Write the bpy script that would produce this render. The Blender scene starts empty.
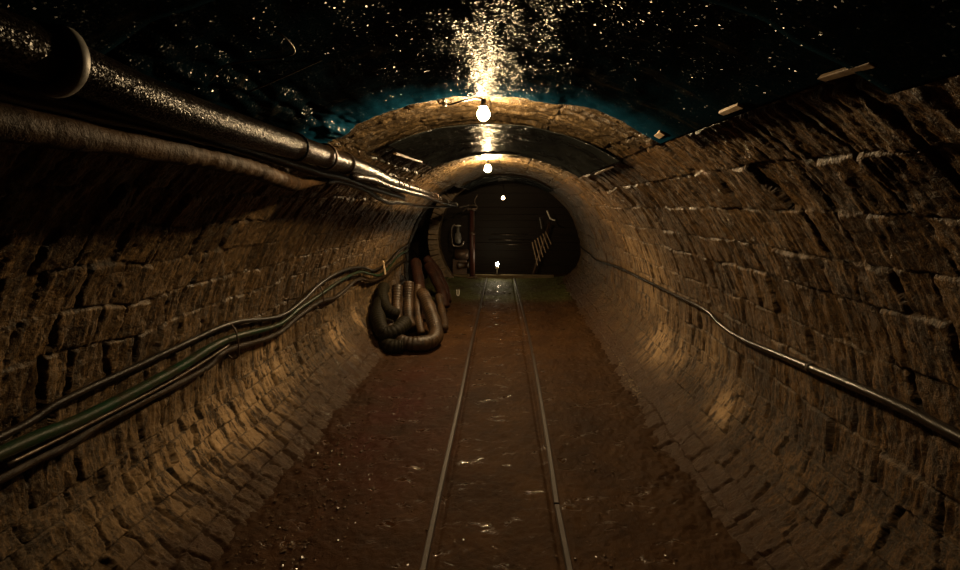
import bpy, bmesh, math, random
import numpy as np
from mathutils import Vector, Matrix
random.seed(7)
scn = bpy.context.scene
COL = scn.collection
PI = math.pi
R0, ZC, BLO = 1.45, 0.52, .75          # tunnel lining radius, height of its centre above the floor


def xc(y):                   # the tunnel axis bends gently towards +x
    y = np.maximum(y, 0.0)
    return -.09 + .0025 * y * y


# ------------------------------------------------------------------ helpers
def tag(o, label=None, cat=None, group=None, kind=None):
    if label: o['label'] = label
    if cat: o['category'] = cat
    if group: o['group'] = group
    if kind: o['kind'] = kind
    return o


def link(name, me, mat=None, parent=None, loc=None):
    me.name = name
    o = bpy.data.objects.new(name, me)
    COL.objects.link(o)
    if mat is not None: me.materials.append(mat)
    if parent is not None:
        o.parent = parent
        o.matrix_parent_inverse = Matrix.Translation(-Vector(parent.location))
    return o


def thing(name, label, cat, loc, group=None):
    o = bpy.data.objects.new(name, None)
    COL.objects.link(o); o.location = loc; o.empty_display_size = .1
    return tag(o, label, cat, group)


def bm_obj(name, bm, mat, parent=None, smooth=True):
    me = bpy.data.meshes.new(name)
    bmesh.ops.recalc_face_normals(bm, faces=bm.faces)
    bm.to_mesh(me); bm.free()
    if smooth: me.polygons.foreach_set('use_smooth', [True] * len(me.polygons))
    return link(name, me, mat, parent)


def grid_mesh(name, P, suv, mat, attrs=None, parent=None, flip=False):
    """P: (nu, nv, 3) points -> one smooth mesh, suv = metres along the surface, attrs = per point floats"""
    nu, nv, _ = P.shape
    me = bpy.data.meshes.new(name)
    me.vertices.add(nu * nv)
    me.vertices.foreach_set('co', P.astype(np.float32).ravel())
    i = np.arange(nu * nv).reshape(nu, nv)
    q = np.stack([i[:-1, :-1], i[1:, :-1], i[1:, 1:], i[:-1, 1:]], -1).reshape(-1, 4)
    if flip: q = q[:, ::-1]
    n = len(q)
    me.loops.add(n * 4); me.polygons.add(n)
    me.loops.foreach_set('vertex_index', q.ravel().astype(np.int32))
    me.polygons.foreach_set('loop_start', np.arange(0, n * 4, 4, dtype=np.int32))
    me.polygons.foreach_set('loop_total', np.full(n, 4, dtype=np.int32))
    me.polygons.foreach_set('use_smooth', np.ones(n, dtype=bool))
    a = me.attributes.new('suv', 'FLOAT_VECTOR', 'POINT')
    a.data.foreach_set('vector', suv.astype(np.float32).ravel())
    for k, v in (attrs or {}).items():
        a = me.attributes.new(k, 'FLOAT', 'POINT')
        a.data.foreach_set('value', v.astype(np.float32).ravel())
    me.update(calc_edges=True)
    return link(name, me, mat, parent)


# ------------------------------------------------------------------ numpy noise
def vnoise(x, y, seed=0):
    t = np.random.RandomState(seed).rand(256, 256) * 2 - 1
    xi = np.floor(x).astype(int); yi = np.floor(y).astype(int)
    fx = x - xi; fy = y - yi
    fx = fx * fx * fx * (fx * (fx * 6 - 15) + 10); fy = fy * fy * fy * (fy * (fy * 6 - 15) + 10)
    g = lambda a, b: t[(xi + a) & 255, (yi + b) & 255]
    return (g(0, 0) * (1 - fx) + g(1, 0) * fx) * (1 - fy) + (g(0, 1) * (1 - fx) + g(1, 1) * fx) * fy


def fbm(x, y, seed=0, n=4, gain=.5):
    s = 0; a = 1; tot = 0
    for k in range(n):
        s = s + a * vnoise(x * 2 ** k + 17 * k, y * 2 ** k + 5 * k, seed + k); tot += a; a *= gain
    return s / tot


def sstep(a, b, x):
    t = np.clip((x - a) / (b - a), 0, 1); return t * t * (3 - 2 * t)


def blocks(u, v, rh, wmin, wmax, seed, warp=.020, shear=.12):
    """squared rubble in courses: distance to the nearest joint, and random numbers and local place per block"""
    rng = np.random.RandomState(seed)
    uu = u + warp * fbm(v * 2.2, u * .8, seed + 3, 3) * 1.6
    n = int(8 / rh)
    edges = np.cumsum(np.concatenate([[-1.5], rh * rng.uniform(.82, 1.2, n)]))
    r = np.searchsorted(edges, uu.ravel()).reshape(u.shape) - 1
    r = np.clip(r, 0, n - 1)
    lo = edges[r]; hi = edges[r + 1]
    du = np.minimum(uu - lo, hi - uu)
    cu = (uu - (lo + hi) / 2) / (hi - lo)
    dv = np.zeros_like(u); cv = np.zeros_like(u)
    rnd = [np.zeros_like(u) for _ in range(5)]
    for k in np.unique(r):
        m = r == k
        rg = np.random.RandomState(seed * 100 + int(k))
        b = np.cumsum(np.concatenate([[-4.0 + rg.uniform(0, .2)], rg.uniform(wmin, wmax, 160)]))
        vs = v[m] + shear * rg.uniform(-1, 1) * (uu[m] - lo[m]) + .014 * fbm(u[m] * 9, v[m] * 3, seed + 31, 2)
        # every joint leans its own way
        j = np.clip(np.searchsorted(b, vs) - 1, 0, 158)
        lean = rg.uniform(-.16, .16, 161)
        bl = b[j] + lean[j] * (cu[m]) * rh; br = b[j + 1] + lean[j + 1] * (cu[m]) * rh
        dv[m] = np.maximum(np.minimum(vs - bl, br - vs), 0)
        cv[m] = (vs - (bl + br) / 2) / np.maximum(br - bl, .02)
        for t in rnd: t[m] = rg.rand(161)[j]
    return du, dv, cu, cv, rnd


def v_samples(y0, y1, k=.0032, lo=.0055, ystart=.35):
    ys = list(np.arange(y0, ystart, .03)); y = ystart
    while y < y1:
        ys.append(y); y += max(lo, k * y)
    ys.append(y1)
    return np.array(ys)


def barrel(name, a0, a1, y0, y1, mat, seed, rh, wmin, wmax, lime=(), du=.0055, R=R0, depth=.016, flipd=False, rough=1.0):
    ys = v_samples(y0, y1)
    us = np.arange(math.radians(a0) * R, math.radians(a1) * R + du, du)
    U, V = np.meshgrid(us, ys, indexing='ij')
    dU, dV, cu, cv, rnd = blocks(U, V, rh, wmin, wmax, seed)
    # joint widths wander; some joints are open and black, some nearly closed
    wn = .5 + .5 * fbm(U * 14, V * 14, seed + 7, 3) * 1.8
    w = .0035 + .010 * np.clip(wn, 0, 1)
    chip = fbm(U * 26, V * 26, seed + 9, 3) * .0045
    d = np.minimum(dU * .95, dV * .8) + chip
    body = sstep(0, 1, d / w)
    jd = .8 + .5 * rnd[3]
    h = -(1 - body) * depth * jd * np.where(dU * .95 < dV * .8, .38, 1.15)
    h += body * ((rnd[0] - .5) * .016 + cu * (rnd[1] - .5) * .010 + cv * (rnd[2] - .5) * .036)
    h -= (np.abs(cu) ** 4 + np.abs(cv) ** 4) * .10 * .06
    h += .012 * fbm(U * 1.3, V * 1.3, seed + 11, 3)
    streak = fbm(U * 7, V * 42 + U * 3, seed + 13, 4, .6)
    h += body * streak * .0085 * rough
    rg2 = 1 - np.abs(fbm(U * 16, V * 46 + U * 6, seed + 23, 4, .65)) * 2
    h -= body * sstep(.72, 1.0, rg2) * .003 * rough
    h += fbm(U * 24, V * 30, seed + 15, 4, .6) * .0050 * rough
    # deep rifts running with the dressing of the stone
    rift = sstep(.50, .75, fbm(U * 3.5, V * 24, seed + 17, 3, .55) * 1.6)
    h -= rift * .007
    crumb = (1 - body) * fbm(U * 90, V * 90, seed + 19, 2)
    h += crumb * .006
    lime_light = np.zeros_like(U)
    for (uc, vc, su, sv, amp) in lime:
        lime_light = np.maximum(lime_light, amp * np.exp(-((U - uc) / su) ** 2 - ((V - vc) / sv) ** 2))
    r = R - h
    sn_ = np.sin(U / R)
    # below its widest line the lining draws in faster towards the floor
    X = xc(V) + r * np.cos(U / R); Z = ZC + np.where(sn_ < 0, (r - R + BLO), r) * sn_
    P = np.stack([X, V, Z], -1)
    suv = np.stack([U, V, np.zeros_like(U)], -1)
    return grid_mesh(name, P, suv, mat, {'rnd': rnd[4], 'joint': 1 - body, 'lime': lime_light, 'strk': streak, 'rift': rift}, flip=flipd)


# ------------------------------------------------------------------ materials
def new_mat(name):
    m = bpy.data.materials.new(name); m.use_nodes = True
    nt = m.node_tree; nt.nodes.clear()
    out = nt.nodes.new('ShaderNodeOutputMaterial'); b = nt.nodes.new('ShaderNodeBsdfPrincipled')
    nt.links.new(b.outputs[0], out.inputs[0])
    return m, nt, b


class N:
    """tiny node builder"""
    def __init__(s, nt): s.nt = nt
    def n(s, t, **k):
        x = s.nt.nodes.new(t)
        for a, v in k.items(): setattr(x, a, v)
        return x
    def put(s, sock, v):
        if isinstance(v, bpy.types.NodeSocket): s.nt.links.new(v, sock)
        elif v is not None:
            try: sock.default_value = v
            except Exception: sock.default_value = (*v, 1)
    def math(s, op, a, b=None, clamp=False):
        x = s.n('ShaderNodeMath', operation=op, use_clamp=clamp); s.put(x.inputs[0], a); s.put(x.inputs[1], b); return x.outputs[0]
    def mix(s, f, a, b, mode='MIX'):
        x = s.n('ShaderNodeMix', data_type='RGBA', blend_type=mode); s.put(x.inputs[0], f); s.put(x.inputs[6], a); s.put(x.inputs[7], b); return x.outputs[2]
    def attr(s, name, vec=False):
        x = s.n('ShaderNodeAttribute', attribute_name=name); return x.outputs['Vector' if vec else 'Fac']
    def vmul(s, v, k):
        x = s.n('ShaderNodeVectorMath', operation='MULTIPLY'); s.put(x.inputs[0], v); x.inputs[1].default_value = k; return x.outputs[0]
    def noise(s, v, scale, detail=5, rough=.6, dist=0):
        x = s.n('ShaderNodeTexNoise'); s.put(x.inputs['Vector'], v); x.inputs['Scale'].default_value = scale
        x.inputs['Detail'].default_value = detail; x.inputs['Roughness'].default_value = rough; x.inputs['Distortion'].default_value = dist; return x.outputs['Fac']
    def ramp(s, f, stops):
        x = s.n('ShaderNodeValToRGB'); s.put(x.inputs[0], f); e = x.color_ramp.elements
        while len(e) < len(stops): e.new(.5)
        for q, (p, c) in zip(e, stops):
            q.position = p; q.color = (*c, 1) if len(c) == 3 else c
        return x.outputs[0]
    def rng(s, f, a, b, c=0, d=1):
        x = s.n('ShaderNodeMapRange'); s.put(x.inputs[0], f)
        for i, q in enumerate((a, b, c, d)): x.inputs[1 + i].default_value = q
        return x.outputs[0]
    def bump(s, h, strength, dist, normal=None):
        x = s.n('ShaderNodeBump'); s.put(x.inputs['Height'], h); x.inputs['Strength'].default_value = strength; x.inputs['Distance'].default_value = dist
        if normal: s.put(x.inputs['Normal'], normal)
        return x.outputs[0]
    def facets(s, v, scale, k, grow=1.0):
        """wet droplets: every little cell faces its own way"""
        vo = s.n('ShaderNodeTexVoronoi'); s.put(vo.inputs['Vector'], v); vo.inputs['Scale'].default_value = scale
        sub = s.n('ShaderNodeVectorMath', operation='SUBTRACT'); s.nt.links.new(vo.outputs['Color'], sub.inputs[0]); sub.inputs[1].default_value = (.5, .5, .5)
        mul = s.n('ShaderNodeVectorMath', operation='SCALE'); s.nt.links.new(sub.outputs[0], mul.inputs[0]); s.put(mul.inputs['Scale'], k)
        g = s.n('ShaderNodeNewGeometry')
        add = s.n('ShaderNodeVectorMath', operation='ADD'); s.nt.links.new(g.outputs['Normal'], add.inputs[0]); s.nt.links.new(mul.outputs[0], add.inputs[1])
        no = s.n('ShaderNodeVectorMath', operation='NORMALIZE'); s.nt.links.new(add.outputs[0], no.inputs[0])
        return no.outputs[0]


def stone_mat(name, c_dark, c_mid, c_hi, stain=.5):
    m, nt, b = new_mat(name); k = N(nt)
    suv = k.attr('suv', True); rnd = k.attr('rnd'); jt = k.attr('joint'); lime = k.attr('lime'); rift = k.attr('rift')
    vst = k.vmul(suv, (5, 34, 1))
    st = k.noise(vst, 1, 6, .65, .6)
    cl = k.noise(suv, 3.2, 6, .6)
    fine = k.noise(suv, 60, 4, .7)
    base = k.mix(k.rng(rnd, 0, 1, 0, .85), c_mid, c_hi)
    base = k.mix(k.rng(cl, .35, .68), k.mix(.55, base, c_dark), base)
    # soot and water stains that run down the stone
    sn = k.math('ADD', k.math('MULTIPLY', st, .65), k.math('MULTIPLY', cl, .45))
    base = k.mix(k.math('MULTIPLY', k.rng(sn, .535, .585), stain), base, c_dark)
    base = k.mix(k.math('MULTIPLY', k.rng(st, .40, .30), .55), base, c_dark)
    base = k.mix(k.rng(fine, .50, .68, 0, .55), base, c_hi)
    thin = k.noise(k.vmul(suv, (16, 120, 1)), 1, 5, .75)
    base = k.mix(k.rng(thin, .54, .42, 0, .75), base, c_dark)
    base = k.mix(k.rng(k.noise(suv, 34, 4, .7), .50, .40, 0, .6), base, c_dark)
    # lime deposit, its pale colour also painting in lamplight on the wall
    lime_lit = k.math('MULTIPLY', lime, k.rng(k.noise(k.vmul(suv, (3.0, 22, 1)), 1, 5, .7), .455, .515), clamp=True)
    base = k.mix(lime_lit, base, (.56, .38, .20))
    joint_c = k.mix(k.rng(k.noise(suv, 9, 4, .7), .45, .62), (.008, .006, .004), (.11, .075, .04))
    base = k.mix(k.math('MULTIPLY', jt, .85), base, joint_c)
    # mud splashed and dried over the foot of the wall
    geo = k.n('ShaderNodeNewGeometry'); sp_ = k.n('ShaderNodeSeparateXYZ'); nt.links.new(geo.outputs['Position'], sp_.inputs[0])
    hz = k.math('ADD', sp_.outputs[2], k.math('MULTIPLY', k.noise(suv, 5, 5, .65), -.30))
    base = k.mix(k.rng(hz, .16, -.06, 0, .9), base, (.046, .022, .008))
    k.put(b.inputs['Base Color'], base)
    wet = k.noise(suv, 5, 4, .6)
    k.put(b.inputs['Roughness'], k.math('ADD', k.rng(wet, .35, .7, .30, .50), k.math('MULTIPLY', jt, .05)))
    b.inputs['Specular IOR Level'].default_value = .32
    h = k.math('ADD', k.math('MULTIPLY', k.noise(k.vmul(suv, (26, 90, 1)), 1, 5, .7), .8), k.noise(suv, 150, 3, .7))
    k.put(b.inputs['Normal'], k.bump(h, 1.0, .007))
    return m


M = {}
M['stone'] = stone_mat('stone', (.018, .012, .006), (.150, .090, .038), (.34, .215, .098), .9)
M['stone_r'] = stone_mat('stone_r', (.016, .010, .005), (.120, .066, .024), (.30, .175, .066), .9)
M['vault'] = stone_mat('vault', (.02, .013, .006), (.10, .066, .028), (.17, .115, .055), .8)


def simple(name, col, rough=.6, metal=0, noise=None, bump=None, col2=None, spec=.5, emit=None, coat=0):
    m, nt, b = new_mat(name); k = N(nt)
    tc = k.n('ShaderNodeTexCoord').outputs['Object']
    if noise: k.put(b.inputs['Base Color'], k.mix(k.rng(k.noise(tc, noise, 6, .65), .38, .64), col, col2 or tuple(c * .4 for c in col)))
    else: b.inputs['Base Color'].default_value = (*col, 1)
    b.inputs['Roughness'].default_value = rough; b.inputs['Metallic'].default_value = metal
    b.inputs['Specular IOR Level'].default_value = spec; b.inputs['Coat Weight'].default_value = coat
    if bump: k.put(b.inputs['Normal'], k.bump(k.noise(tc, bump[0], 5, .7), bump[1], bump[2]))
    if emit:
        b.inputs['Emission Color'].default_value = (*emit[0], 1); b.inputs['Emission Strength'].default_value = emit[1]
    return m


WARM = (1.0, .69, .355)
M['pipe'] = None
M['rubber'] = simple('rubber', (.005, .004, .003), .34, noise=14, col2=(.014, .009, .005), bump=(120, .5, .003), spec=.32)
M['wet_rubber'] = simple('wet_rubber', (.006, .005, .004), .26, noise=14, col2=(.014, .010, .006), bump=(120, .4, .002), spec=.6)
M['rubber_rough'] = simple('rubber_rough', (.012, .008, .005), .36, noise=20, col2=(.035, .022, .012), bump=(70, .9, .006), spec=.2)
M['green'] = simple('green_hose', (.007, .030, .014), .36, noise=9, col2=(.022, .020, .009), bump=(90, .4, .003), spec=.2)
M['duct'] = simple('duct_cloth', (.060, .032, .013), .6, noise=9, col2=(.016, .009, .004), bump=(22, .8, .010), spec=.1)
M['duct_old'] = simple('duct_old', (.050, .027, .011), .45, noise=7, col2=(.016, .009, .004), bump=(40, .7, .006))
M['duct_green'] = simple('duct_green', (.011, .009, .004), .6, noise=8, col2=(.008, .006, .003), bump=(40, .8, .008), spec=.15)
M['duct_red'] = simple('duct_red', (.028, .010, .005), .6, noise=8, col2=(.012, .005, .003), bump=(40, .7, .006), spec=.15)
M['steel'] = simple('steel', (.22, .19, .16), .35, .8, noise=30, col2=(.08, .055, .04), bump=(90, .4, .002))
M['iron'] = simple('iron', (.05, .04, .032), .42, .5, noise=25, col2=(.09, .045, .022), bump=(80, .6, .003))
M['grey_paint'] = simple('grey_paint', (.16, .155, .14), .45, noise=20, col2=(.08, .07, .06))
M['white'] = simple('white_enamel', (.62, .60, .54), .35, noise=20, col2=(.42, .38, .30))
M['rust'] = simple('red_prop', (.055, .016, .009), .5, noise=8, col2=(.06, .018, .012), bump=(40, .6, .004))
M['wood'] = simple('batten_wood', (.30, .20, .105), .6, noise=20, col2=(.14, .09, .045), bump=(60, .6, .003))
M['pale_wood'] = simple('pale_wood', (.50, .38, .24), .55, noise=20, col2=(.28, .2, .12), bump=(60, .6, .003))
M['shade_rock'] = simple('shaded_rock', (.008, .006, .004), .6, noise=4, col2=(.014, .010, .007), bump=(9, 1, .06), spec=.12)  # lack of light in the recess, put into the rock's base colour
M['wire'] = simple('wire', (.10, .085, .06), .35, .6)
M['bulb'] = simple('bulb_glow', (1, .9, .7), .3, emit=(WARM, 1500))
M['bulb2'] = simple('bulb_glow_far', (1, .9, .7), .3, emit=(WARM, 3100))
M['bulb3'] = simple('bulb_glow_chamber', (1, .9, .7), .3, emit=(WARM, 28))
M['lamp'] = simple('floor_lamp_glow', (1, .9, .7), .3, emit=((1, .82, .52), 200))
M['socket'] = simple('bakelite', (.02, .018, .016), .35)

# black-brown wet steel pipe
m, nt, b = new_mat('wet_pipe'); k = N(nt)
tc = k.n('ShaderNodeTexCoord').outputs['Object']
k.put(b.inputs['Base Color'], k.mix(k.rng(k.noise(tc, 9, 6, .7), .42, .62), (.003, .002, .0015), (.010, .006, .003)))
b.inputs['Roughness'].default_value = .28
b.inputs['Specular IOR Level'].default_value = .08
k.put(b.inputs['Normal'], k.facets(tc, 420, .5))
M['pipe'] = m

# wet rubber-and-foil roof sheeting, blue-black, beaded with drops
def sheet_mat(name, c1, c2, rough, cell, kk, spec, band=None):
    m, nt, b = new_mat(name); k = N(nt)
    suv = k.attr('suv', True)
    n1 = k.noise(suv, 2.2, 5, .6)
    base = k.mix(k.rng(n1, .40, .62), c1, c2)
    dirt = k.rng(k.noise(k.vmul(suv, (3, 9, 1)), 1, 6, .7), .56, .70, 0, .5)
    base = k.mix(dirt, base, (.045, .035, .02))
    if band:          # lamplight near the far edge, painted as a brighter blue strip
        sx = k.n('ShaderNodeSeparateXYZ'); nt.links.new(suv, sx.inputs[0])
        hem_light = k.rng(k.math('ADD', sx.outputs[1], k.math('MULTIPLY', k.noise(suv, 6, 4, .6), .3)), band + .08, band + .26)
        base = k.mix(hem_light, base, (.0025, .024, .046))
    k.put(b.inputs['Base Color'], base)
    b.inputs['Roughness'].default_value = rough
    b.inputs['Specular IOR Level'].default_value = 0; b.inputs['Roughness'].default_value = 1
    b.inputs['IOR'].default_value = 1.0
    nrm = k.facets(suv, cell, k.rng(k.noise(suv, 7, 4, .6), .3, .7, kk * .6, kk))
    gl = k.n('ShaderNodeBsdfAnisotropic'); gl.inputs['Color'].default_value = (spec, spec, spec * .96, 1); gl.inputs['Roughness'].default_value = rough
    nt.links.new(nrm, gl.inputs['Normal'])
    ad = k.n('ShaderNodeAddShader'); nt.links.new(b.outputs[0], ad.inputs[0]); nt.links.new(gl.outputs[0], ad.inputs[1])
    nt.links.new(ad.outputs[0], [x for x in nt.nodes if x.type == 'OUTPUT_MATERIAL'][0].inputs[0])
    return m
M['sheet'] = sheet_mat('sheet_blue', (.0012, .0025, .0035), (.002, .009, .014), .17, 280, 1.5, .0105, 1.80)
M['sheet2'] = sheet_mat('sheet_grey', (.006, .007, .007), (.022, .025, .023), .26, 120, 1.1, .035)

# mud floor
m, nt, b = new_mat('mud'); k = N(nt)
suv = k.attr('suv', True); edge = k.attr('edge'); red = k.attr('red'); moss = k.attr('moss')
n1 = k.noise(suv, 2.4, 7, .62); n2 = k.noise(suv, 14, 5, .65)
base = k.mix(k.rng(n1, .35, .65), (.027, .0115, .0035), (.056, .026, .0075))
base = k.mix(k.rng(n2, .48, .70, 0, .6), base, (.020, .010, .005))
base = k.mix(k.math('MULTIPLY', red, k.rng(n1, .3, .6)), base, (.045, .009, .005))
base = k.mix(k.math('MULTIPLY', edge, .35), base, (.032, .017, .007))
base = k.mix(k.math('MULTIPLY', moss, k.rng(n1, .3, .55)), base, (.060, .062, .018))
k.put(b.inputs['Base Color'], base)
wet = k.rng(k.noise(k.vmul(suv, (5.5, 12.0, 1)), 1, 4, .6, .4), .60, .66)
k.put(b.inputs['Roughness'], k.math('SUBTRACT', .68, k.math('MULTIPLY', wet, .56)))
k.put(b.inputs['Specular IOR Level'], k.rng(wet, 0, 1, .12, .5))
h = k.math('ADD', k.noise(suv, 30, 5, .7), k.math('MULTIPLY', k.noise(suv, 120, 3, .7), .35))
k.put(b.inputs['Normal'], k.bump(k.math('MULTIPLY', h, k.rng(wet, 0, 1, 1, .25)), .75, .010))
M['mud'] = m

# planks (position-based grain)
def plank_mat(name, c1, c2, grain):
    m, nt, b = new_mat(name); k = N(nt)
    tc = k.n('ShaderNodeTexCoord').outputs['Object']
    g = k.noise(k.vmul(tc, grain), 1, 6, .7)
    k.put(b.inputs['Base Color'], k.mix(k.rng(g, .35, .65), c1, c2)); b.inputs['Roughness'].default_value = .5; b.inputs['Specular IOR Level'].default_value = .12
    k.put(b.inputs['Normal'], k.bump(g, .7, .006))
    return m
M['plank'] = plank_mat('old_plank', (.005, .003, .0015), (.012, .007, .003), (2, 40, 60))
M['sill'] = plank_mat('sill_timber', (.06, .045, .022), (.13, .095, .05), (3, 40, 40))


# ------------------------------------------------------------------ shape builders
def smooth_path(pts, sub=6):
    pts = [Vector(p) for p in pts]
    if len(pts) < 3 or sub < 2: return pts
    out = []
    for i in range(len(pts) - 1):
        p0 = pts[max(i - 1, 0)]; p1 = pts[i]; p2 = pts[i + 1]; p3 = pts[min(i + 2, len(pts) - 1)]
        for s in range(sub):
            t = s / sub
            out.append(.5 * ((2 * p1) + (-p0 + p2) * t + (2 * p0 - 5 * p1 + 4 * p2 - p3) * t * t + (-p0 + 3 * p1 - 3 * p2 + p3) * t ** 3))
    out.append(pts[-1])
    return out


def add_tube(bm, pts, r, seg=12, cap=True):
    """r: number or function of the 0..1 place along the tube and of the length in metres"""
    pts = [Vector(p) for p in pts]
    L = [0.0]
    for a, c in zip(pts, pts[1:]): L.append(L[-1] + (c - a).length)
    tot = L[-1]
    t0 = (pts[1] - pts[0]).normalized()
    n = t0.orthogonal().normalized()
    rings = []
    for i, p in enumerate(pts):
        t = (pts[min(i + 1, len(pts) - 1)] - pts[max(i - 1, 0)]).normalized()
        n = (n - t * n.dot(t)).normalized(); bi = t.cross(n)
        rr = r(L[i] / tot, L[i]) if callable(r) else r
        rings.append([bm.verts.new(p + (n * math.cos(2 * PI * k / seg) + bi * math.sin(2 * PI * k / seg)) * rr) for k in range(seg)])
    for a, c in zip(rings, rings[1:]):
        for k in range(seg): bm.faces.new((a[k], a[(k + 1) % seg], c[(k + 1) % seg], c[k]))
    if cap:
        bm.faces.new(rings[0][::-1]); bm.faces.new(rings[-1])


def tube(name, pts, r, mat, parent=None, seg=12, sub=6, cap=True):
    bm = bmesh.new(); add_tube(bm, smooth_path(pts, sub), r, seg, cap)
    return bm_obj(name, bm, mat, parent)


def resample(pts, step):
    pts = smooth_path(pts, 8); out = [pts[0]]; acc = 0
    for a, c in zip(pts, pts[1:]):
        d = (c - a).length; t = step - acc
        while t <= d:
            out.append(a + (c - a) * (t / d)); t += step
        acc = (acc + d) % step
    return out


def ribbed(name, pts, r, pitch, depth, mat, parent=None, seg=16, end=None):
    p = resample(pts, pitch / 6)
    f = lambda t, l: (end(t) if end else 1) * (r + depth * (abs(math.sin(PI * l / pitch)) ** .7 - .5) + .004 * math.sin(l * 23))
    bm = bmesh.new(); add_tube(bm, p, f, seg)
    return bm_obj(name, bm, mat, parent)


def add_box(bm, c, s, rot=None, bev=0.0, jit=0.0):
    ret = bmesh.ops.create_cube(bm, size=1)
    vs = ret['verts']
    for v in vs:
        v.co = Vector((v.co.x * s[0], v.co.y * s[1], v.co.z * s[2]))
        if jit: v.co += Vector([random.uniform(-jit, jit) for _ in range(3)])
    if bev:
        es = list({e for v in vs for e in v.link_edges})
        r2 = bmesh.ops.bevel(bm, geom=es, offset=bev, segments=2, affect='EDGES', profile=.5)
        vs = list({v for f in r2['faces'] for v in f.verts} | {v for v in vs if v.is_valid})
    for v in vs:
        if rot is not None: v.co = rot @ v.co
        v.co += Vector(c)


def box(name, c, s, mat, parent=None, rot=None, bev=.004, jit=0.0):
    bm = bmesh.new(); add_box(bm, c, s, rot, bev, jit)
    return bm_obj(name, bm, mat, parent, smooth=False)


def lathe(name, prof, axis_p, axis_d, mat, parent=None, seg=24):
    """prof: (distance along the axis, radius)"""
    d = Vector(axis_d).normalized(); n = d.orthogonal().normalized(); bi = d.cross(n); o = Vector(axis_p)
    bm = bmesh.new(); rings = []
    for (h, r) in prof:
        rings.append([bm.verts.new(o + d * h + (n * math.cos(2 * PI * k / seg) + bi * math.sin(2 * PI * k / seg)) * max(r, 1e-4)) for k in range(seg)])
    for a, c in zip(rings, rings[1:]):
        for k in range(seg): bm.faces.new((a[k], a[(k + 1) % seg], c[(k + 1) % seg], c[k]))
    bm.faces.new(rings[0][::-1]); bm.faces.new(rings[-1])
    bmesh.ops.remove_doubles(bm, verts=bm.verts, dist=1e-5)
    ob = bm_obj(name, bm, mat, parent)
    return ob


def on_vault(y, deg, off=0.0):
    """point on the lining, off metres inside it"""
    a = math.radians(deg); r = R0 - off
    return Vector((float(xc(y)) + r * math.cos(a), y, ZC + r * math.sin(a)))


# ------------------------------------------------------------------ the setting
D2R = PI / 180
# lime deposits that also paint in lamplight: (arc metre, y, spread arc, spread y, strength)
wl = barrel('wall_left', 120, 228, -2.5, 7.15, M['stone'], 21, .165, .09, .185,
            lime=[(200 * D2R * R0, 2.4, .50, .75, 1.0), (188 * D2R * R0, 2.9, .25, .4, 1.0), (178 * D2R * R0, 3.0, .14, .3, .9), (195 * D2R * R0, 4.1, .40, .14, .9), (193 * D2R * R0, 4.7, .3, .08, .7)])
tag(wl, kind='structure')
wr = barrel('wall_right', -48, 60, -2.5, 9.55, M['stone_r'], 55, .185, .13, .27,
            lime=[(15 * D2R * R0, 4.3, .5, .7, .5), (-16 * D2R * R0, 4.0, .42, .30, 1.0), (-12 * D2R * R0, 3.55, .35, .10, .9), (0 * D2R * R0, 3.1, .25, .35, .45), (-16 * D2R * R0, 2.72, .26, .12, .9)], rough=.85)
tag(wr, kind='structure')
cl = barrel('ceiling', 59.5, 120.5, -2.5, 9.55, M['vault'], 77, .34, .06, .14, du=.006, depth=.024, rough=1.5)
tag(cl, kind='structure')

# floor: trodden mud, slightly raised along the walls and hollow between the rails
ys = v_samples(-2.5, 11.3, .004, .007)
xs = np.arange(-1.62, 1.72, .009)
X, Y = np.meshgrid(xs, ys, indexing='ij')
Xa = X + np.clip(Y, 0, 9.5) ** 2 * .0025 - .09          # follows the bend
Z = .012 * fbm(X * 3, Y * 2, 101, 4) + .0085 * fbm(X * 16, Y * 14, 104, 4) + .004 * fbm(X * 60, Y * 60, 106, 2)
ex = np.abs(X)
edge = sstep(.72, 1.12, ex + .10 * fbm(X * 2, Y * 2.5, 110, 3))
Z += edge * (.028 + .022 * fbm(X * 5, Y * 5, 111, 4) + .014 * fbm(X * 25, Y * 25, 112, 3))
inner = 1 - sstep(.27, .31, np.abs(Xa - .0))
Z -= inner * .012
for s in (-1, 1):
    Z -= .014 * np.exp(-((Xa - s * .270) / .013) ** 2)
Z = np.where(np.abs(np.abs(Xa) - .305) < .03, np.minimum(Z, -.004), Z)
Z -= sstep(9.9, 10.0, Y) * .12
red = np.exp(-((Xa + .75) / .42) ** 2 - ((Y - 3.2) / 1.2) ** 2)
moss = sstep(7.1, 7.7, Y) * (1 - sstep(9.8, 9.95, Y))
fl = grid_mesh('floor', np.stack([Xa, Y, Z], -1), np.stack([X, Y, 0 * X], -1), M['mud'], {'edge': edge, 'red': red, 'moss': moss})
tag(fl, kind='structure')

# rock around the mouth of the chamber, coloured near black as shade
def rock_shell(name, pts_a, y0, y1, seed, pt):
    aa = np.linspace(*pts_a, 90); yy = np.linspace(y0, y1, 80)
    A, V = np.meshgrid(aa, yy, indexing='ij')
    P = pt(A, V, .16 * fbm(A * 3, V * 2.2, seed, 4) + .05 * fbm(A * 14, V * 10, seed + 5, 3))
    o = grid_mesh(name, P, np.stack([A, V, 0 * A], -1), M['shade_rock'])
    return tag(o, kind='structure')
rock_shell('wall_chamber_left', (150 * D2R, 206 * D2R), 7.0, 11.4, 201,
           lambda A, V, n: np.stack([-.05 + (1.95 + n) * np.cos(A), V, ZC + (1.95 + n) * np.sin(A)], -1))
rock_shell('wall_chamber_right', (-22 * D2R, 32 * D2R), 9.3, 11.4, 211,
           lambda A, V, n: np.stack([.15 + (2.05 + n) * np.cos(A), V, ZC + (2.05 + n) * np.sin(A)], -1))
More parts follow.
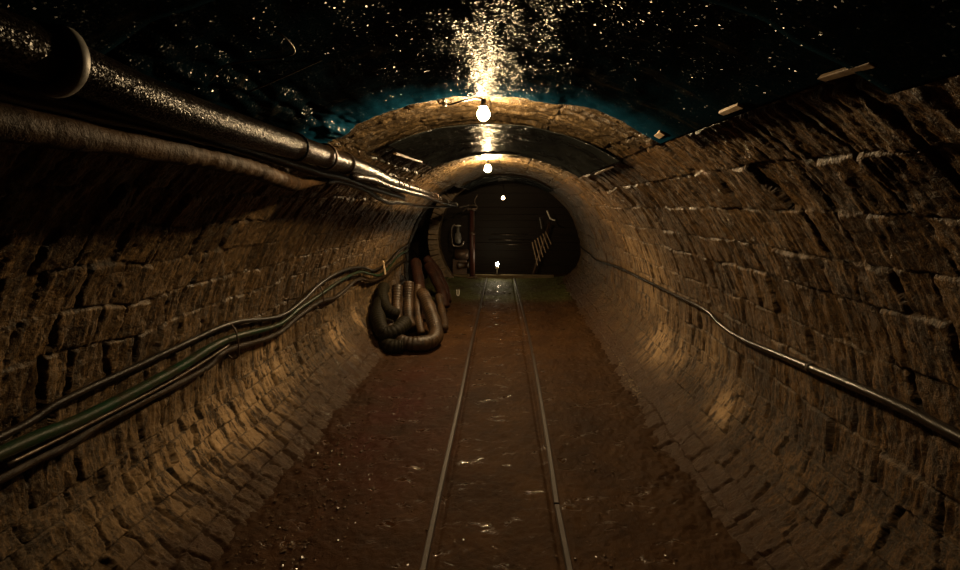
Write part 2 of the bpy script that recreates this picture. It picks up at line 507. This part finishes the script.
rock_shell('ceiling_chamber', (30 * D2R, 152 * D2R), 7.0, 11.4, 221,
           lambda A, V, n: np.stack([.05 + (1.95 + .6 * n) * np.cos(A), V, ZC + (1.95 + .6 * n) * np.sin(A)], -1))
# broken end of the left lining where the side recess opens
bm = bmesh.new()
for k in range(15):
    a = 121 + k * 5.7
    p = on_vault(7.1 + random.uniform(-.05, .08), a, -.13); p2 = Vector((float(xc(7.1)), 0, ZC))
    rot = Matrix.Rotation(-math.radians(a), 3, 'Y')
    add_box(bm, p, (.30, .22, .145), rot, .012, .008)
tag(bm_obj('wall_left_end', bm, M['shade_rock'], smooth=False), kind='structure')

# plank wall that closes the view
bm = bmesh.new(); z = -.2; kk = 0
while z < 2.5:
    h = random.uniform(.13, .19)
    add_box(bm, (0, 11.05 + random.uniform(-.012, .012), z + h / 2), (4.4, .035, h + .012), Matrix.Rotation(.10, 3, 'X') @ Matrix.Rotation(random.uniform(-.004, .004), 3, 'Y'), .004)
    z += h
tag(bm_obj('wall_front', bm, M['plank'], smooth=False), kind='structure')

# brick rib standing proud at the left of the chamber mouth
bm = bmesh.new()
a = 92
while a < 222:
    r_ = 1.30; c = Vector((-.03 + r_ * math.cos(a * D2R), 9.72 + random.uniform(-.01, .01), .81 + r_ * math.sin(a * D2R)))
    add_box(bm, c, (.21, .30, .098), Matrix.Rotation(-a * D2R, 3, 'Y'), .008, .005)
    a += 4.55
tag(bm_obj('trim_1', bm, simple('rib_brick', (.16, .105, .05), .5, noise=9, col2=(.06, .04, .02), bump=(50, .8, .006)), smooth=False), kind='structure')

# ------------------------------------------------------------------ timber sill
o = box('sleeper_beam', (.02, 9.84, .0), (2.2, .13, .12), M['sill'], bev=.012)
tag(o, 'wet timber beam lying across the floor below the small floor lamp', 'beam')

# ------------------------------------------------------------------ rails
def make_rail(xs_, label, h0):
    bm = bmesh.new()
    path = smooth_path(xs_, 6)
    prof = [(-.030, -.045), (.030, -.045), (.030, -.038), (.006, -.030), (.006, -.008), (.0145, -.003), (.0145, .008), (.010, .012), (-.010, .012), (-.0145, .008), (-.0145, -.003), (-.006, -.008), (-.006, -.030), (-.030, -.038)]
    rings = []
    for i, p in enumerate(path):
        rings.append([bm.verts.new((p.x + a, p.y, p.z + b + h0)) for a, b in prof])
    n = len(prof)
    for a, c in zip(rings, rings[1:]):
        for q in range(n): bm.faces.new((a[q], a[(q + 1) % n], c[(q + 1) % n], c[q]))
    bm.faces.new(rings[0]); bm.faces.new(rings[-1][::-1])
    return tag(bm_obj('rail', bm, M['rail'], smooth=False), label, 'rail')
M['rail'] = simple('rail_steel', (.026, .013, .006), .55, .05, noise=30, col2=(.015, .008, .003), bump=(90, .6, .003))
make_rail([(-.305, -1, 0), (-.308, 1, 0), (-.308, 2.3, .0), (-.30, 3.5, 0), (-.302, 4.8, 0), (-.285, 7, 0), (-.270, 9.0, 0), (-.262, 9.76, 0)], 'rusty narrow rail sunk in mud, the one nearer the heap of hoses', 0)
make_rail([(.305, -1, 0), (.30, 1, 0), (.296, 2.2, 0)], 'short thicker rail length at the track start, on the single-cable wall side', .007)
make_rail([(.297, 2.23, 0), (.315, 2.9, 0), (.336, 4.2, 0), (.345, 5.6, 0), (.33, 7.5, 0), (.314, 9.0, 0), (.30, 9.76, 0)], 'long thin rail sunk in mud, on the single-cable wall side', -.003)

# ------------------------------------------------------------------ roof sheets
def roof_sheet(label, a0, a1, y0, y1, off, mat, seed, wav=.010, skew=0.0, sag=0.0, fold=0.0, lip=0.0):
    aa = np.linspace(a0 * D2R, a1 * D2R, 190); tt = np.linspace(0, 1, 170)
    A, T = np.meshgrid(aa, tt, indexing='ij')
    an = (A / D2R - a0) / (a1 - a0)
    ya = y0 + .02 * fbm(an * 4, an * 0, seed + 9, 2); yb = y1 + skew * (an - .5) + .035 * fbm(an * 5, an * 0, seed + 8, 3)
    V = ya + (yb - ya) * T
    n = wav * fbm(A * 5, V * 3, seed, 4) + wav * .5 * fbm(A * 22, V * 4, seed + 2, 3)
    ed = np.minimum(np.minimum(an, 1 - an) * 8, 1)
    n = n * ed + fold * np.exp(-((an - .92) / .06) ** 2) * (fbm(A * 40, V * 9, seed + 4, 2)) + sag * np.sin(PI * T) * ed
    r = R0 - off - n - .006 * (1 - ed) - lip * sstep(.90, 1.0, T) * ed
    P = np.stack([xc(V) + r * np.cos(A), V, ZC + r * np.sin(A)], -1)
    o = grid_mesh('roof_sheet', P, np.stack([A * R0, V, 0 * A], -1), mat)
    s = o.modifiers.new('Solidify', 'SOLIDIFY'); s.thickness = .004; s.offset = 0
    return tag(o, label, 'sheet', 'dark sheets lining the roof')
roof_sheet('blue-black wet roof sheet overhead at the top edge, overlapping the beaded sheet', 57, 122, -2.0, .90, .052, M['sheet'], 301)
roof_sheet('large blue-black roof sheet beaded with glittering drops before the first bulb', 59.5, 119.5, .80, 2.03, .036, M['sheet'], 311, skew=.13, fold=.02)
roof_sheet('dark grey wet roof sheet between the first and second bulbs', 59, 113, 2.74, 4.28, .034, M['sheet2'], 321, wav=.007, lip=.012)
roof_sheet('small shiny roof sheet beyond the second bulb, nearest the dark chamber', 57, 118, 7.6, 8.95, .034, M['sheet2'], 331, wav=.01, lip=.012)

# ------------------------------------------------------------------ battens, nails, hook
def batten(label, p0, p1, w, t, mat=None):
    p0, p1 = Vector(p0), Vector(p1); d = (p1 - p0); L = d.length; d.normalize()
    up = Vector((-.45, 0, -.9)).normalized(); s = d.cross(up).normalized(); up = s.cross(d)
    rot = Matrix((d, s, up)).transposed()
    o = box('batten', (p0 + p1) / 2, (L, w, t), mat or M['wood'], rot=rot, bev=.0015, jit=.002)
    return tag(o, label, 'batten', 'wooden strips pinning the roof sheet edges')
def vp(y, deg, off): return tuple(on_vault(y, deg, off))
batten('long flat wooden batten under the sheet edge, high on the single-cable wall', vp(.985, 60.2, .052), vp(.862, 60.0, .055), .016, .008)
batten('short split wooden batten midway along the roof sheet edge', vp(1.40, 60.6, .045), vp(1.28, 60.8, .05), .018, .010, M['pale_wood'])
batten('little pale wedge at the far corner of the beaded roof sheet', vp(1.93, 61.2, .04), vp(1.83, 61.6, .045), .022, .012, M['pale_wood'])
batten('dark broken slat at the pipe-side end of the grey roof sheet', vp(3.05, 114.5, .03), vp(3.75, 113.0, .035), .03, .018)
batten('crooked thin slat at the single-cable end of the grey roof sheet', vp(3.0, 58.2, .03), vp(3.65, 57.6, .03), .02, .012)
batten('wooden lath along the roof sheet edge behind the thick pipe', vp(1.25, 120.5, .04), vp(1.95, 120.0, .045), .03, .012)
def splinter(label, p, q):
    o = tube('splinter', [p, ((p[0] + q[0]) / 2 + .003, (p[1] + q[1]) / 2, (p[2] + q[2]) / 2), q], lambda t, l: .0045 * (1 - .6 * t), M['pale_wood'], seg=6, sub=2)
    return tag(o, label, 'splinter', 'pale splinters sticking out by the pipe')
splinter('upper pale splinter at the corner of the beaded sheet, above the pipe', vp(1.97, 118.5, 0), (-.640, 1.93, 1.838))
splinter('lower pale splinter sticking out just above the thick pipe', vp(2.3, 121.5, 0), (-.735, 2.25, 1.765))

# roof wires hanging by the beaded sheet
def wire(label, pts, r=.0022, name='wire', mat='wire'):
    return tag(tube(name, pts, r, M[mat], seg=6, sub=6), label, 'wire')
wire('thin curled wire loop hanging from the big roof sheet above the pipe', [(-.50, 1.06, 1.873), (-.47, 1.10, 1.857), (-.475, 1.16, 1.845), (-.52, 1.17, 1.835), (-.56, 1.13, 1.82), (-.61, 1.10, 1.80), (-.655, 1.12, 1.775)])
wire('thin straight wire running from the roof sheet down towards the pipe', [(-.46, 1.36, 1.893), (-.55, 1.33, 1.845), (-.66, 1.30, 1.79)])

# ------------------------------------------------------------------ bulbs
def bulb_lamp(label, loc, r, mat, cap_r, drop, wirepts):
    t = thing('ceiling_bulb', label, 'lamp', loc, 'bare bulbs along the roof')
    x, y, z = loc
    prof = [(-r, 0.0)] + [(-r * math.cos(a), r * math.sin(a)) for a in np.linspace(.3, 2.55, 9)] + [(r * 1.25, r * .42)]
    lathe('bulb', prof, (x, y, z), (0, 0, 1), mat, t, 20)
    lathe('socket', [(r * 1.05, cap_r * .6), (r * 1.1, cap_r), (r * 1.25, cap_r), (r * 1.5, cap_r * .55), (drop, cap_r * .5)], (x, y, z), (0, 0, 1), M['socket'], t, 20)  # socket with an added rim that shades the roof above the bulb
    tube('flex', wirepts, .004, M['rubber'], t, seg=8)
    return t
bulb_lamp('nearest and brightest bare bulb, under the lit stone arch', (-.076, 2.22, 1.892), .028, M['bulb'], .024, .065,
          [(-.076, 2.22, 1.953), (-.10, 2.18, 1.952), (-.16, 2.10, 1.925), (-.215, 2.11, 1.912), (-.234, 2.113, 1.925)])
bulb_lamp('middle bare bulb of the three on the roof', (-.130, 5.2, 1.868), .036, M['bulb2'], .026, .085,
          [(-.13, 5.2, 1.953), (-.14, 5.1, 1.95), (-.16, 4.7, 1.945), (-.17, 4.3, 1.945)])
bulb_lamp('farthest bare bulb hanging in the dark chamber', (.065, 10.2, 1.625), .036, M['bulb3'], .022, .07,
          [(.065, 10.2, 1.69), (.066, 10.2, 1.9), (.064, 10.25, 2.2), (.064, 10.25, 2.42)])
t = thing('cable_hook', 'curled wire hook with pale insulator beside the nearest bulb', 'hook', (-.24, 2.11, 1.93))
tube('hook', [(-.236, 2.113, 1.965), (-.236, 2.10, 1.93), (-.250, 2.09, 1.912), (-.262, 2.09, 1.925), (-.255, 2.10, 1.94), (-.24, 2.105, 1.932)], .004, M['wire'], t, seg=8)
lathe('insulator', [(0, .007), (.004, .011), (.014, .012), (.018, .008), (.022, .011), (.03, .007)], (-.236, 2.108, 1.905), (0, 0, 1), M['white'], t, 16)

# ------------------------------------------------------------------ pipes under the roof on the left
PIPE = [(-.73, -.6, 1.765), (-.73, .3, 1.750), (-.73, .72, 1.738), (-.73, 1.05, 1.712), (-.73, 1.37, 1.704), (-.73, 1.74, 1.700), (-.73, 2.54, 1.683), (-.73, 3.23, 1.646), (-.73, 4.73, 1.604), (-.735, 6.5, 1.54), (-.745, 8.2, 1.495)]
t = thing('steel_pipe', 'thick black dripping pipe hung under the roof with coupling and wire ties', 'pipe', (-.73, -.6, 1.765))
pr = lambda q, l: .044 if l < 3.2 else .044 - min((l - 3.2) / 1.4, 1) * .016
tube('pipe_body', PIPE, pr, M['pipe'], t, 28, 10)
pa = Vector((-.73, .80, 1.7325)); pd = Vector((0, .99, -.065)).normalized()
lathe('coupling_ring', [(-.012, .042), (-.012, .056), (-.008, .060), (.008, .060), (.012, .056), (.012, .042)], pa, pd, M['grey_paint'], t, 40)
pp = smooth_path(PIPE, 10)
def near(y): return min(pp, key=lambda p: abs(p.y - y))
for y in (1.75, 2.32, 2.85, 3.3, 3.75, 4.3, 5.0, 5.8, 6.7):
    c = near(y); rr = .048 if y < 2.6 else (.040 if y < 3.5 else .033)
    ring = [(c.x + rr * math.cos(a), c.y + .004 * math.sin(3 * a), c.z + rr * math.sin(a) * (1.0 if y < 2.6 else 1.25) - (0 if y < 2.6 else .006)) for a in np.linspace(0, 2 * PI, 21)]
    tube('wire_tie', ring, .0038, M['rubber'], t, seg=6, sub=1, cap=False)
lathe('end_valve', [(0, .02), (.01, .034), (.05, .034), (.06, .02), (.09, .018)], (-.745, 8.19, 1.495), (0, 1, -.1), M['white'], t, 20)

o = tube('conduit', [(-.715, 2.35, 1.632), (-.705, 2.7, 1.632), (-.70, 3.23, 1.602), (-.70, 4.7, 1.565), (-.71, 6.5, 1.505), (-.72, 8.1, 1.462)], .017, M['pipe'], seg=14)
tag(o, 'slim wet conduit strapped under the thick pipe towards its far end', 'conduit')

DUCT = [(-.80, -.6, 1.63), (-.80, .3, 1.63), (-.80, .77, 1.630), (-.80, 1.02, 1.629), (-.80, 1.28, 1.627), (-.81, 1.57, 1.616), (-.835, 1.83, 1.594), (-.86, 2.04, 1.584), (-.86, 2.20, 1.600), (-.86, 2.40, 1.614)]
pd_ = resample(DUCT, .012)
rng_ = random.Random(5)
bm = bmesh.new()
add_tube(bm, pd_, lambda q, l: (.031 if q < .86 else .031 - (q - .86) / .14 * .017) * (1 + .07 * math.sin(l * 9) * math.sin(l * 31) + .05 * math.sin(l * 105) * (1 if q > .6 else .25)), 18)
o = bm_obj('cloth_duct', bm, M['duct'])
tag(o, 'brown wrapped cloth duct sagging below the thick black pipe', 'duct')
o = tube('hose', [(-.86, 2.38, 1.612), (-.86, 2.6, 1.622), (-.86, 3.08, 1.590), (-.875, 3.45, 1.545), (-.88, 3.87, 1.508), (-.875, 4.3, 1.512), (-.86, 5.64, 1.47), (-.82, 8.2, 1.462)], lambda q, l: .016 + .002 * math.sin(l * 30), M['rubber_rough'], seg=12)
tag(o, 'thin sagging hose continuing from the brown duct under the pipe', 'hose')
o = tube('rubber_hose', [(-.835, -.6, 1.705), (-.835, .4, 1.70), (-.835, .85, 1.694), (-.835, 1.4, 1.686), (-.84, 1.9, 1.668), (-.84, 2.25, 1.65), (-.845, 2.6, 1.645), (-.85, 3.1, 1.615), (-.84, 4.2, 1.56)], .024, M['rubber'], seg=14)
tag(o, 'black rubber hose squeezed between the thick pipe and the brown duct', 'hose')

# hanger brackets for the pipe
for i, (y, lb) in enumerate([(2.02, 'iron strap holding the thick pipe at the lit stone arch'), (3.5, 'iron strap holding the pipe beside the grey roof sheet'), (5.4, 'iron strap holding the pipe before the middle bulb')]):
    c = near(y); rr = .051 if y < 3 else .047
    w0 = on_vault(y, 127 if y < 3 else 128, -.005)
    pts = [w0, c + Vector((-rr * .9, 0, rr * .5))] + [c + Vector((rr * math.cos(a), 0, rr * math.sin(a) - (.012 if y > 3 else 0))) for a in np.linspace(PI * .9, -PI * .9, 14)]
    o = tube('pipe_strap', pts, .005, M['iron'], seg=6, sub=2)
    tag(o, lb, 'strap', 'straps that carry the pipe')

# ------------------------------------------------------------------ wall cables
GREEN = [(-1.44, -.4, .80), (-1.45, .5, .79), (-1.463, 1.249, 0.776), (-1.464, 1.553, 0.754), (-1.459, 2.012, 0.762), (-1.45, 2.409, 0.787), (-1.454, 3.012, 0.715), (-1.443, 3.327, 0.754), (-1.431, 3.709, 0.784), (-1.413, 4.149, 0.827), (-1.4, 4.687, 0.831), (-1.406, 5.108, 0.75), (-1.405, 5.534, 0.676), (-1.385, 5.977, 0.726), (-1.358, 6.344, 0.814), (-1.36, 7.0, .83), (-1.5, 7.6, .8)]
UPPER = [(-1.44, -.4, .86), (-1.45, .5, .84), (-1.468, 1.262, 0.823), (-1.461, 1.454, 0.849), (-1.457, 1.773, 0.856), (-1.453, 2.053, 0.862), (-1.448, 2.485, 0.861), (-1.461, 3.035, 0.764), (-1.451, 3.37, 0.789), (-1.426, 3.71, 0.873), (-1.408, 4.145, 0.908), (-1.403, 4.705, 0.879), (-1.413, 5.348, 0.761), (-1.393, 5.907, 0.786), (-1.354, 6.396, 0.89), (-1.36, 7.0, .90), (-1.5, 7.6, .86)]
LOWER = [(-1.45, -.4, .70), (-1.46, .5, .69), (-1.486, 1.257, 0.691), (-1.485, 1.491, 0.679), (-1.483, 1.64, 0.693), (-1.478, 2.237, 0.681), (-1.471, 2.435, 0.718), (-1.471, 2.998, 0.651), (-1.461, 3.362, 0.693), (-1.451, 3.753, 0.718), (-1.449, 4.075, 0.687), (-1.44, 4.354, 0.709), (-1.425, 4.759, 0.749), (-1.425, 5.249, 0.65), (-1.41, 5.852, 0.63), (-1.39, 6.349, 0.679), (-1.4, 7.0, .7), (-1.55, 7.6, .68)]
tag(tube('green_hose', GREEN, lambda q, l: .023 if l < 2.6 else max(.023 - (l - 2.6) * .01, .013), M['green'], seg=14), 'green hose, middle one of three lines along the wall', 'hose')
tag(tube('cable', UPPER, .0135, M['rubber'], seg=12), 'thin black cable, topmost of the three lines along the wall', 'cable')
tag(tube('cable', LOWER, lambda q, l: .017 + .003 * math.sin(l * 40) * math.sin(l * 17), M['rubber_rough'], seg=12), 'thick rough black cable, lowest of the three lines along the wall', 'cable')
tag(tube('cable', [(x + .016, y, z - .028 + .006 * math.sin(y * 9)) for x, y, z in GREEN[2:6]], .006, M['steel'], seg=8), 'thin shiny wire below the green hose', 'cable')
RIGHT = [(1.30, -.4, .87), (1.29, .6, .862), (1.294, 1.323, 0.855), (1.295, 1.442, 0.857), (1.297, 1.594, 0.852), (1.301, 1.775, 0.84), (1.307, 1.982, 0.822), (1.315, 2.259, 0.799), (1.323, 2.567, 0.775), (1.325, 2.834, 0.784), (1.32, 3.068, 0.829), (1.332, 3.681, 0.818), (1.351, 4.466, 0.804), (1.387, 5.645, 0.772), (1.45, 7.182, 0.677), (1.475, 7.884, 0.695), (1.50, 8.7, 0.70), (1.49, 9.3, 0.76)]
t = thing('power_cable', 'single black cable running the length of the opposite bare stone wall', 'cable', (1.30, -.4, .87))
tube('cable_sheath', RIGHT, lambda q, l: (.0185 if l < 2.45 else max(.0185 - (l - 2.45) * .012, .0125)), M['wet_rubber'], t, 14, 8)
c = Vector((1.307, 1.982, .822))
lathe('joint_sleeve', [(-.012, .017), (-.01, .0215), (.01, .0215), (.012, .017)], c, (.03, 1, -.085), M['rubber_rough'], t, 20)
for i, (P_, y, lb) in enumerate([(GREEN, 5.6, 'pale clip holding the wall lines near the dark recess')]):
    o = box('cable_clip', (-1.372, 5.62, .752), (.014, .045, .17), M['pale_wood'], rot=Matrix.Rotation(-.12, 3, 'Y'), bev=.004)
    tag(o, lb, 'clip')
for y, z, lb in [(2.45, .79, 'small iron hook nearest the pale stained stones, under three lines'), (3.72, .79, 'small iron hook where the three wall lines begin to rise')]:
    o = tube('wall_hook', [(-1.50, y, z + .09), (-1.455, y, z + .085), (-1.415, y, z + .03), (-1.41, y, z - .09), (-1.44, y, z - .12), (-1.47, y, z - .10)], .005, M['iron'], seg=6)
    tag(o, lb, 'hook', 'hooks carrying the wall lines')

# ------------------------------------------------------------------ heap of flexible ducts
G = 'ribbed ducts heaped against the wall'
def heap(label, pts, r, mat, pitch=.035, dep=.0045):
    return tag(ribbed('flexible_duct', pts, r, pitch, dep, mat), label, 'duct', G)
heap('thickest brown ribbed duct bent in a U at the front of the heap',
     [(-.96, 5.75, .42), (-.90, 5.62, .39), (-.80, 5.40, .28), (-.72, 5.18, .17), (-.68, 4.98, .10), (-.72, 4.80, .085), (-.85, 4.70, .09), (-1.0, 4.72, .10), (-1.12, 4.85, .13), (-1.22, 5.05, .2)], .078, M['duct_old'], .04, .005)
heap('upright brown ribbed duct end nearest the stone wall', [(-1.215, 5.60, .54), (-1.21, 5.52, .40), (-1.19, 5.40, .26), (-1.14, 5.25, .17)], .062, M['duct_old'])
heap('upright ribbed duct end second from the stone wall, with shiny top', [(-1.09, 5.65, .575), (-1.085, 5.58, .42), (-1.06, 5.42, .24), (-1.00, 5.22, .13)], .062, M['duct_old'])
heap('slanting thin ribbed duct inside the U of the thick duct', [(-1.00, 5.8, .50), (-.98, 5.6, .34), (-.93, 5.35, .19), (-.86, 5.12, .09)], .048, M['duct_old'])
heap('thin ribbed duct lying outermost, towards the track', [(-.80, 6.2, .30), (-.74, 5.95, .19), (-.67, 5.65, .09), (-.64, 5.45, .06)], .048, M['duct_old'])
heap('dark mossy ribbed duct coiled at the foot of the wall', [(-1.33, 5.25, .42), (-1.31, 5.0, .34), (-1.24, 4.80, .26), (-1.16, 4.70, .19), (-1.05, 4.76, .22), (-1.0, 4.95, .26)], .078, M['duct_green'])
heap('dark mossy ribbed duct underneath the coil by the wall', [(-1.30, 5.5, .24), (-1.25, 5.1, .16), (-1.18, 4.78, .10), (-1.10, 4.62, .085), (-.96, 4.62, .085)], .078, M['duct_green'])
heap('dark ribbed duct topmost in the mossy coil', [(-1.38, 5.6, .52), (-1.33, 5.3, .47), (-1.22, 5.05, .37), (-1.10, 4.98, .33)], .068, M['duct_green'])
heap('reddish ribbed duct rising behind the heap', [(-1.17, 6.6, .70), (-1.13, 6.45, .62), (-1.05, 6.2, .40), (-1.0, 6.0, .2), (-.98, 5.95, .06)], .075, M['duct_red'])
heap('reddish ribbed duct sloping to the floor behind the heap, nearer the recess', [(-1.06, 7.1, .58), (-.98, 6.95, .50), (-.88, 6.8, .36), (-.80, 6.65, .22), (-.76, 6.55, .08)], .075, M['duct_red'])
heap('farthest dark red duct beside the brick rib', [(-1.16, 7.5, .66), (-1.0, 7.4, .50), (-.88, 7.25, .32), (-.80, 7.1, .15), (-.78, 7.0, .07)], .065, M['duct_red'])

# ------------------------------------------------------------------ prop, lamp, pump
t = thing('pit_prop', 'red-brown upright prop standing at the mouth of the dark chamber', 'prop', (-.56, 9.78, .0))
lathe('prop_tube', [(0, .052), (.9, .052), (.905, .047), (1.36, .047)], (-.56, 9.78, .02), (0, 0, 1), M['rust'], t, 20)
box('foot_plate', (-.56, 9.78, .015), (.20, .20, .03), M['iron'], t)
box('head_plate', (-.56, 9.78, 1.40), (.17, .14, .035), M['iron'], t)
lathe('clamp', [(-.03, .05), (-.025, .062), (.025, .062), (.03, .05)], (-.56, 9.78, .92), (0, 0, 1), M['iron'], t, 20)
o = tube('wire_coil', [(-.735, 8.9, 1.44), (-.70, 9.3, 1.455), (-.62, 9.6, 1.47), (-.52, 9.68, 1.475), (-.46, 9.68, 1.45), (-.47, 9.68, 1.40), (-.53, 9.66, 1.385), (-.60, 9.64, 1.41), (-.66, 9.6, 1.42), (-.72, 9.5, 1.36)], .014, M['steel'], seg=10)
tag(o, 'shiny looped cable around the top of the red prop', 'cable')
o = tube('wire_end', [(-.47, 9.66, 1.475), (-.50, 9.65, 1.53), (-.49, 9.65, 1.60), (-.44, 9.66, 1.68)], .006, M['steel'], seg=8)
tag(o, 'thin bright wire end curling up above the red prop', 'wire')

t = thing('floor_lamp', 'small glaring lamp on a short stand on the floor beam', 'lamp', (-.05, 9.84, .06))
lathe('base', [(0, .045), (.012, .045), (.016, .02)], (-.05, 9.84, .06), (0, 0, 1), M['iron'], t, 20)
lathe('pole', [(.01, .009), (.13, .009)], (-.05, 9.84, .06), (0, 0, 1), M['white'], t, 12)
lathe('lamp_housing', [(0, .02), (.012, .036), (.05, .040), (.062, .03)], (-.05, 9.84, .178), (0, 0, 1), M['white'], t, 24)
lathe('lens', [(-.034, 0.0)] + [(-.034 * math.cos(a), .034 * math.sin(a)) for a in np.linspace(.3, 2.84, 10)] + [(.034, 0.0)], (-.05, 9.83, .285), (0, 0, 1), M['lamp'], t, 20)
lathe('collar', [(0, .03), (.006, .032), (.016, .022)], (-.05, 9.84, .238), (0, 0, 1), M['iron'], t, 20)

t = thing('water_pump', 'pump with pale bent pipe behind the red prop in the chamber', 'pump', (-.86, 10.2, -.12))
lathe('motor', [(0, .09), (.02, .12), (.26, .12), (.30, .08)], (-.96, 10.2, .44), (1, 0, 0), M['iron'], t, 24)
lathe('roller', [(0, .05), (.01, .075), (.05, .075), (.055, .06), (.2, .06), (.205, .075), (.245, .075), (.25, .05)], (-.90, 10.1, .22), (1, 0, 0), M['duct_old'], t, 24)
box('base_plate', (-.86, 10.2, -.06), (.42, .34, .12), M['iron'], t)
box('frame', (-.86, 10.28, .16), (.30, .08, .34), M['iron'], t)
tube('bent_pipe', [(-.94, 10.1, 1.08), (-1.0, 10.1, 1.02), (-1.01, 10.1, .85), (-.99, 10.1, .66), (-.90, 10.1, .62), (-.80, 10.1, .64), (-.76, 10.1, .72)], .016, M['steel'], t, 12)
lathe('valve_body', [(0, .03), (.02, .06), (.10, .075), (.2, .06), (.24, .03), (.36, .028)], (-.88, 10.12, .68), (0, 0, 1), M['grey_paint'], t, 24)
lathe('hand_wheel', [(0, .03), (.005, .065), (.02, .065), (.025, .03)], (-.88, 10.12, 1.04), (0, 0, 1), M['white'], t, 24)

# steel rails of stock at the plank wall, slats leaning on the right
for i, (z, xa, xb, lb) in enumerate([(.81, -.20, .62, 'uppermost thin steel rod along the plank wall above the floor lamp'), (.69, -.26, .72, 'middle thin steel rod along the plank wall above the floor lamp'), (.585, -.10, .70, 'lowest thin steel rod along the plank wall above the floor lamp')]):
    o = tube('steel_rod', [(xa, 11.0, z), (xb, 11.0, z - .006)], .011, M['steel'], seg=8, sub=1)
    tag(o, lb, 'rod', 'thin steel rods on the plank wall')
t = thing('lath_rack', 'leaning rack of narrow slats at the chamber side away from the prop', 'rack', (.80, 10.3, -.12))
tube('pole', [(.70, 10.36, -.12), (1.06, 10.36, 1.12)], .03, M['iron'], t, 8, 1)
for i in range(6):
    p = Vector((.69 + .056 * i, 10.3, .70 + .045 * i)); q = p + Vector((.125, -.02, -.50 + .045 * i)); d = (q - p).normalized(); s = d.cross(Vector((0, 1, 0))).normalized(); n = d.cross(s)
    box('slat', (p + q) / 2, ((q - p).length, .020, .012), M['wood'], t, rot=Matrix((d, s, n)).transposed(), bev=.002)
o = tube('rope_end', [(.93, 9.7, 1.37), (.96, 9.7, 1.30), (1.0, 9.7, 1.22), (1.05, 9.7, 1.19), (1.10, 9.7, 1.18)], .014, M['white'], seg=10)
tag(o, 'pale bent rope end in the darkness above the leaning slats', 'rope')
o = tube('rope_end', [(.84, 10.3, 1.22), (.87, 10.3, 1.08), (.89, 10.3, .98)], .012, M['grey_paint'], seg=8)
tag(o, 'short dull rope end just above the leaning slats', 'rope')

# little white bracket on the floor beside the rib
bm = bmesh.new(); add_tube(bm, smooth_path([(-.70, 7.75, .11), (-.698, 7.75, .03), (-.683, 7.75, .012), (-.665, 7.75, .03), (-.662, 7.75, .11)], 4), .009, 8)
tag(bm_obj('white_bracket', bm, M['white']), 'tiny white U-shaped bracket standing on the floor by the red ducts', 'bracket')

# ------------------------------------------------------------------ loose stones on the floor, pale crumbs along the wall foot
def pebbles(name, spots, mat, label, cat):
    bm = bmesh.new()
    for (x, y, z, s) in spots:
        r = bmesh.ops.create_icosphere(bm, subdivisions=1, radius=s)
        sc = Vector((random.uniform(.7, 1.4), random.uniform(.7, 1.4), random.uniform(.4, .8)))
        rt = Matrix.Rotation(random.uniform(0, 6), 3, 'Z')
        for v in r['verts']:
            c = rt @ Vector((v.co.x * sc.x, v.co.y * sc.y, v.co.z * sc.z))
            v.co = c * random.uniform(.8, 1.15) + Vector((x, y, z))
    return tag(bm_obj(name, bm, mat, smooth=False), label, cat, kind='stuff')
sp = []
rg = random.Random(11)
for cx, cy, sx, sy, n, sm in [(-.74, 3.1, .13, .38, 700, .0045), (-.55, 2.35, .25, .5, 170, .005), (-.95, 2.0, .18, .5, 330, .007), (-1.05, 3.0, .12, 1.0, 260, .008), (.98, 2.2, .10, .7, 420, .007), (.85, 2.2, .2, .6, 160, .006), (0, 2.6, .22, 1.2, 160, .004), (-.42, 1.9, .06, .3, 50, .006), (.45, 1.9, .06, .4, 60, .005), (1.0, 4.2, .1, 1, 160, .007)]:
    for _ in range(n):
        y = rg.gauss(cy, sy)
        if y < 1.2: continue
        x = rg.gauss(cx, sx) + .0025 * y * y
        if abs(x + .05) > 1.08: continue
        e = max(0, min(1, (abs(x + .02) - .72) / .40)); z = e * e * .028
        sp.append((x, y, z + .002, sm * .95 * rg.uniform(.4, 1.5)))
M['peb'] = simple('wet_grit', (.055, .034, .02), .2, noise=40, col2=(.13, .09, .06), spec=.3)
pebbles('gravel', sp, M['peb'], 'loose wet grit scattered over the mud floor', 'gravel')
sp = []
for _ in range(420):
    t_ = rg.random(); y = 3.5 + 1.6 * t_
    xb = 1.075 + (y - 3.6) * .055
    sp.append((xb + rg.gauss(0, .012), y, .05 + rg.gauss(0, .012), rg.uniform(.003, .008)))
M['crumb'] = simple('lime_crumb', (.40, .33, .24), .25, noise=40, col2=(.2, .15, .1), spec=.7)
pebbles('mineral_crumbs', sp, M['crumb'], 'line of pale lime crumbs along the foot of the single-cable wall', 'mineral crumbs')

# ------------------------------------------------------------------ world, camera, view
w = bpy.data.worlds.new('World'); scn.world = w; w.use_nodes = True
w.node_tree.nodes['Background'].inputs[0].default_value = (0, 0, 0, 1); w.node_tree.nodes['Background'].inputs[1].default_value = 0
cam = bpy.data.cameras.new('Camera'); co = bpy.data.objects.new('Camera', cam); COL.objects.link(co)
cam.lens = 18; cam.sensor_width = 36; cam.clip_start = .02
th = math.atan(81 / 480); yw = math.atan(20 / 480 / math.hypot(1, 81 / 480))
co.location = (0, 0, 1.5); co.rotation_euler = (PI / 2 - th, 0, yw)
scn.camera = co
vs = scn.view_settings
vs.view_transform = 'Standard'; vs.look = 'None'; vs.exposure = 0; vs.gamma = 1; vs.use_curve_mapping = False
scn.cycles.use_denoising = True
scn.cycles.max_bounces = 8
scn.cycles.sample_clamp_indirect = 4
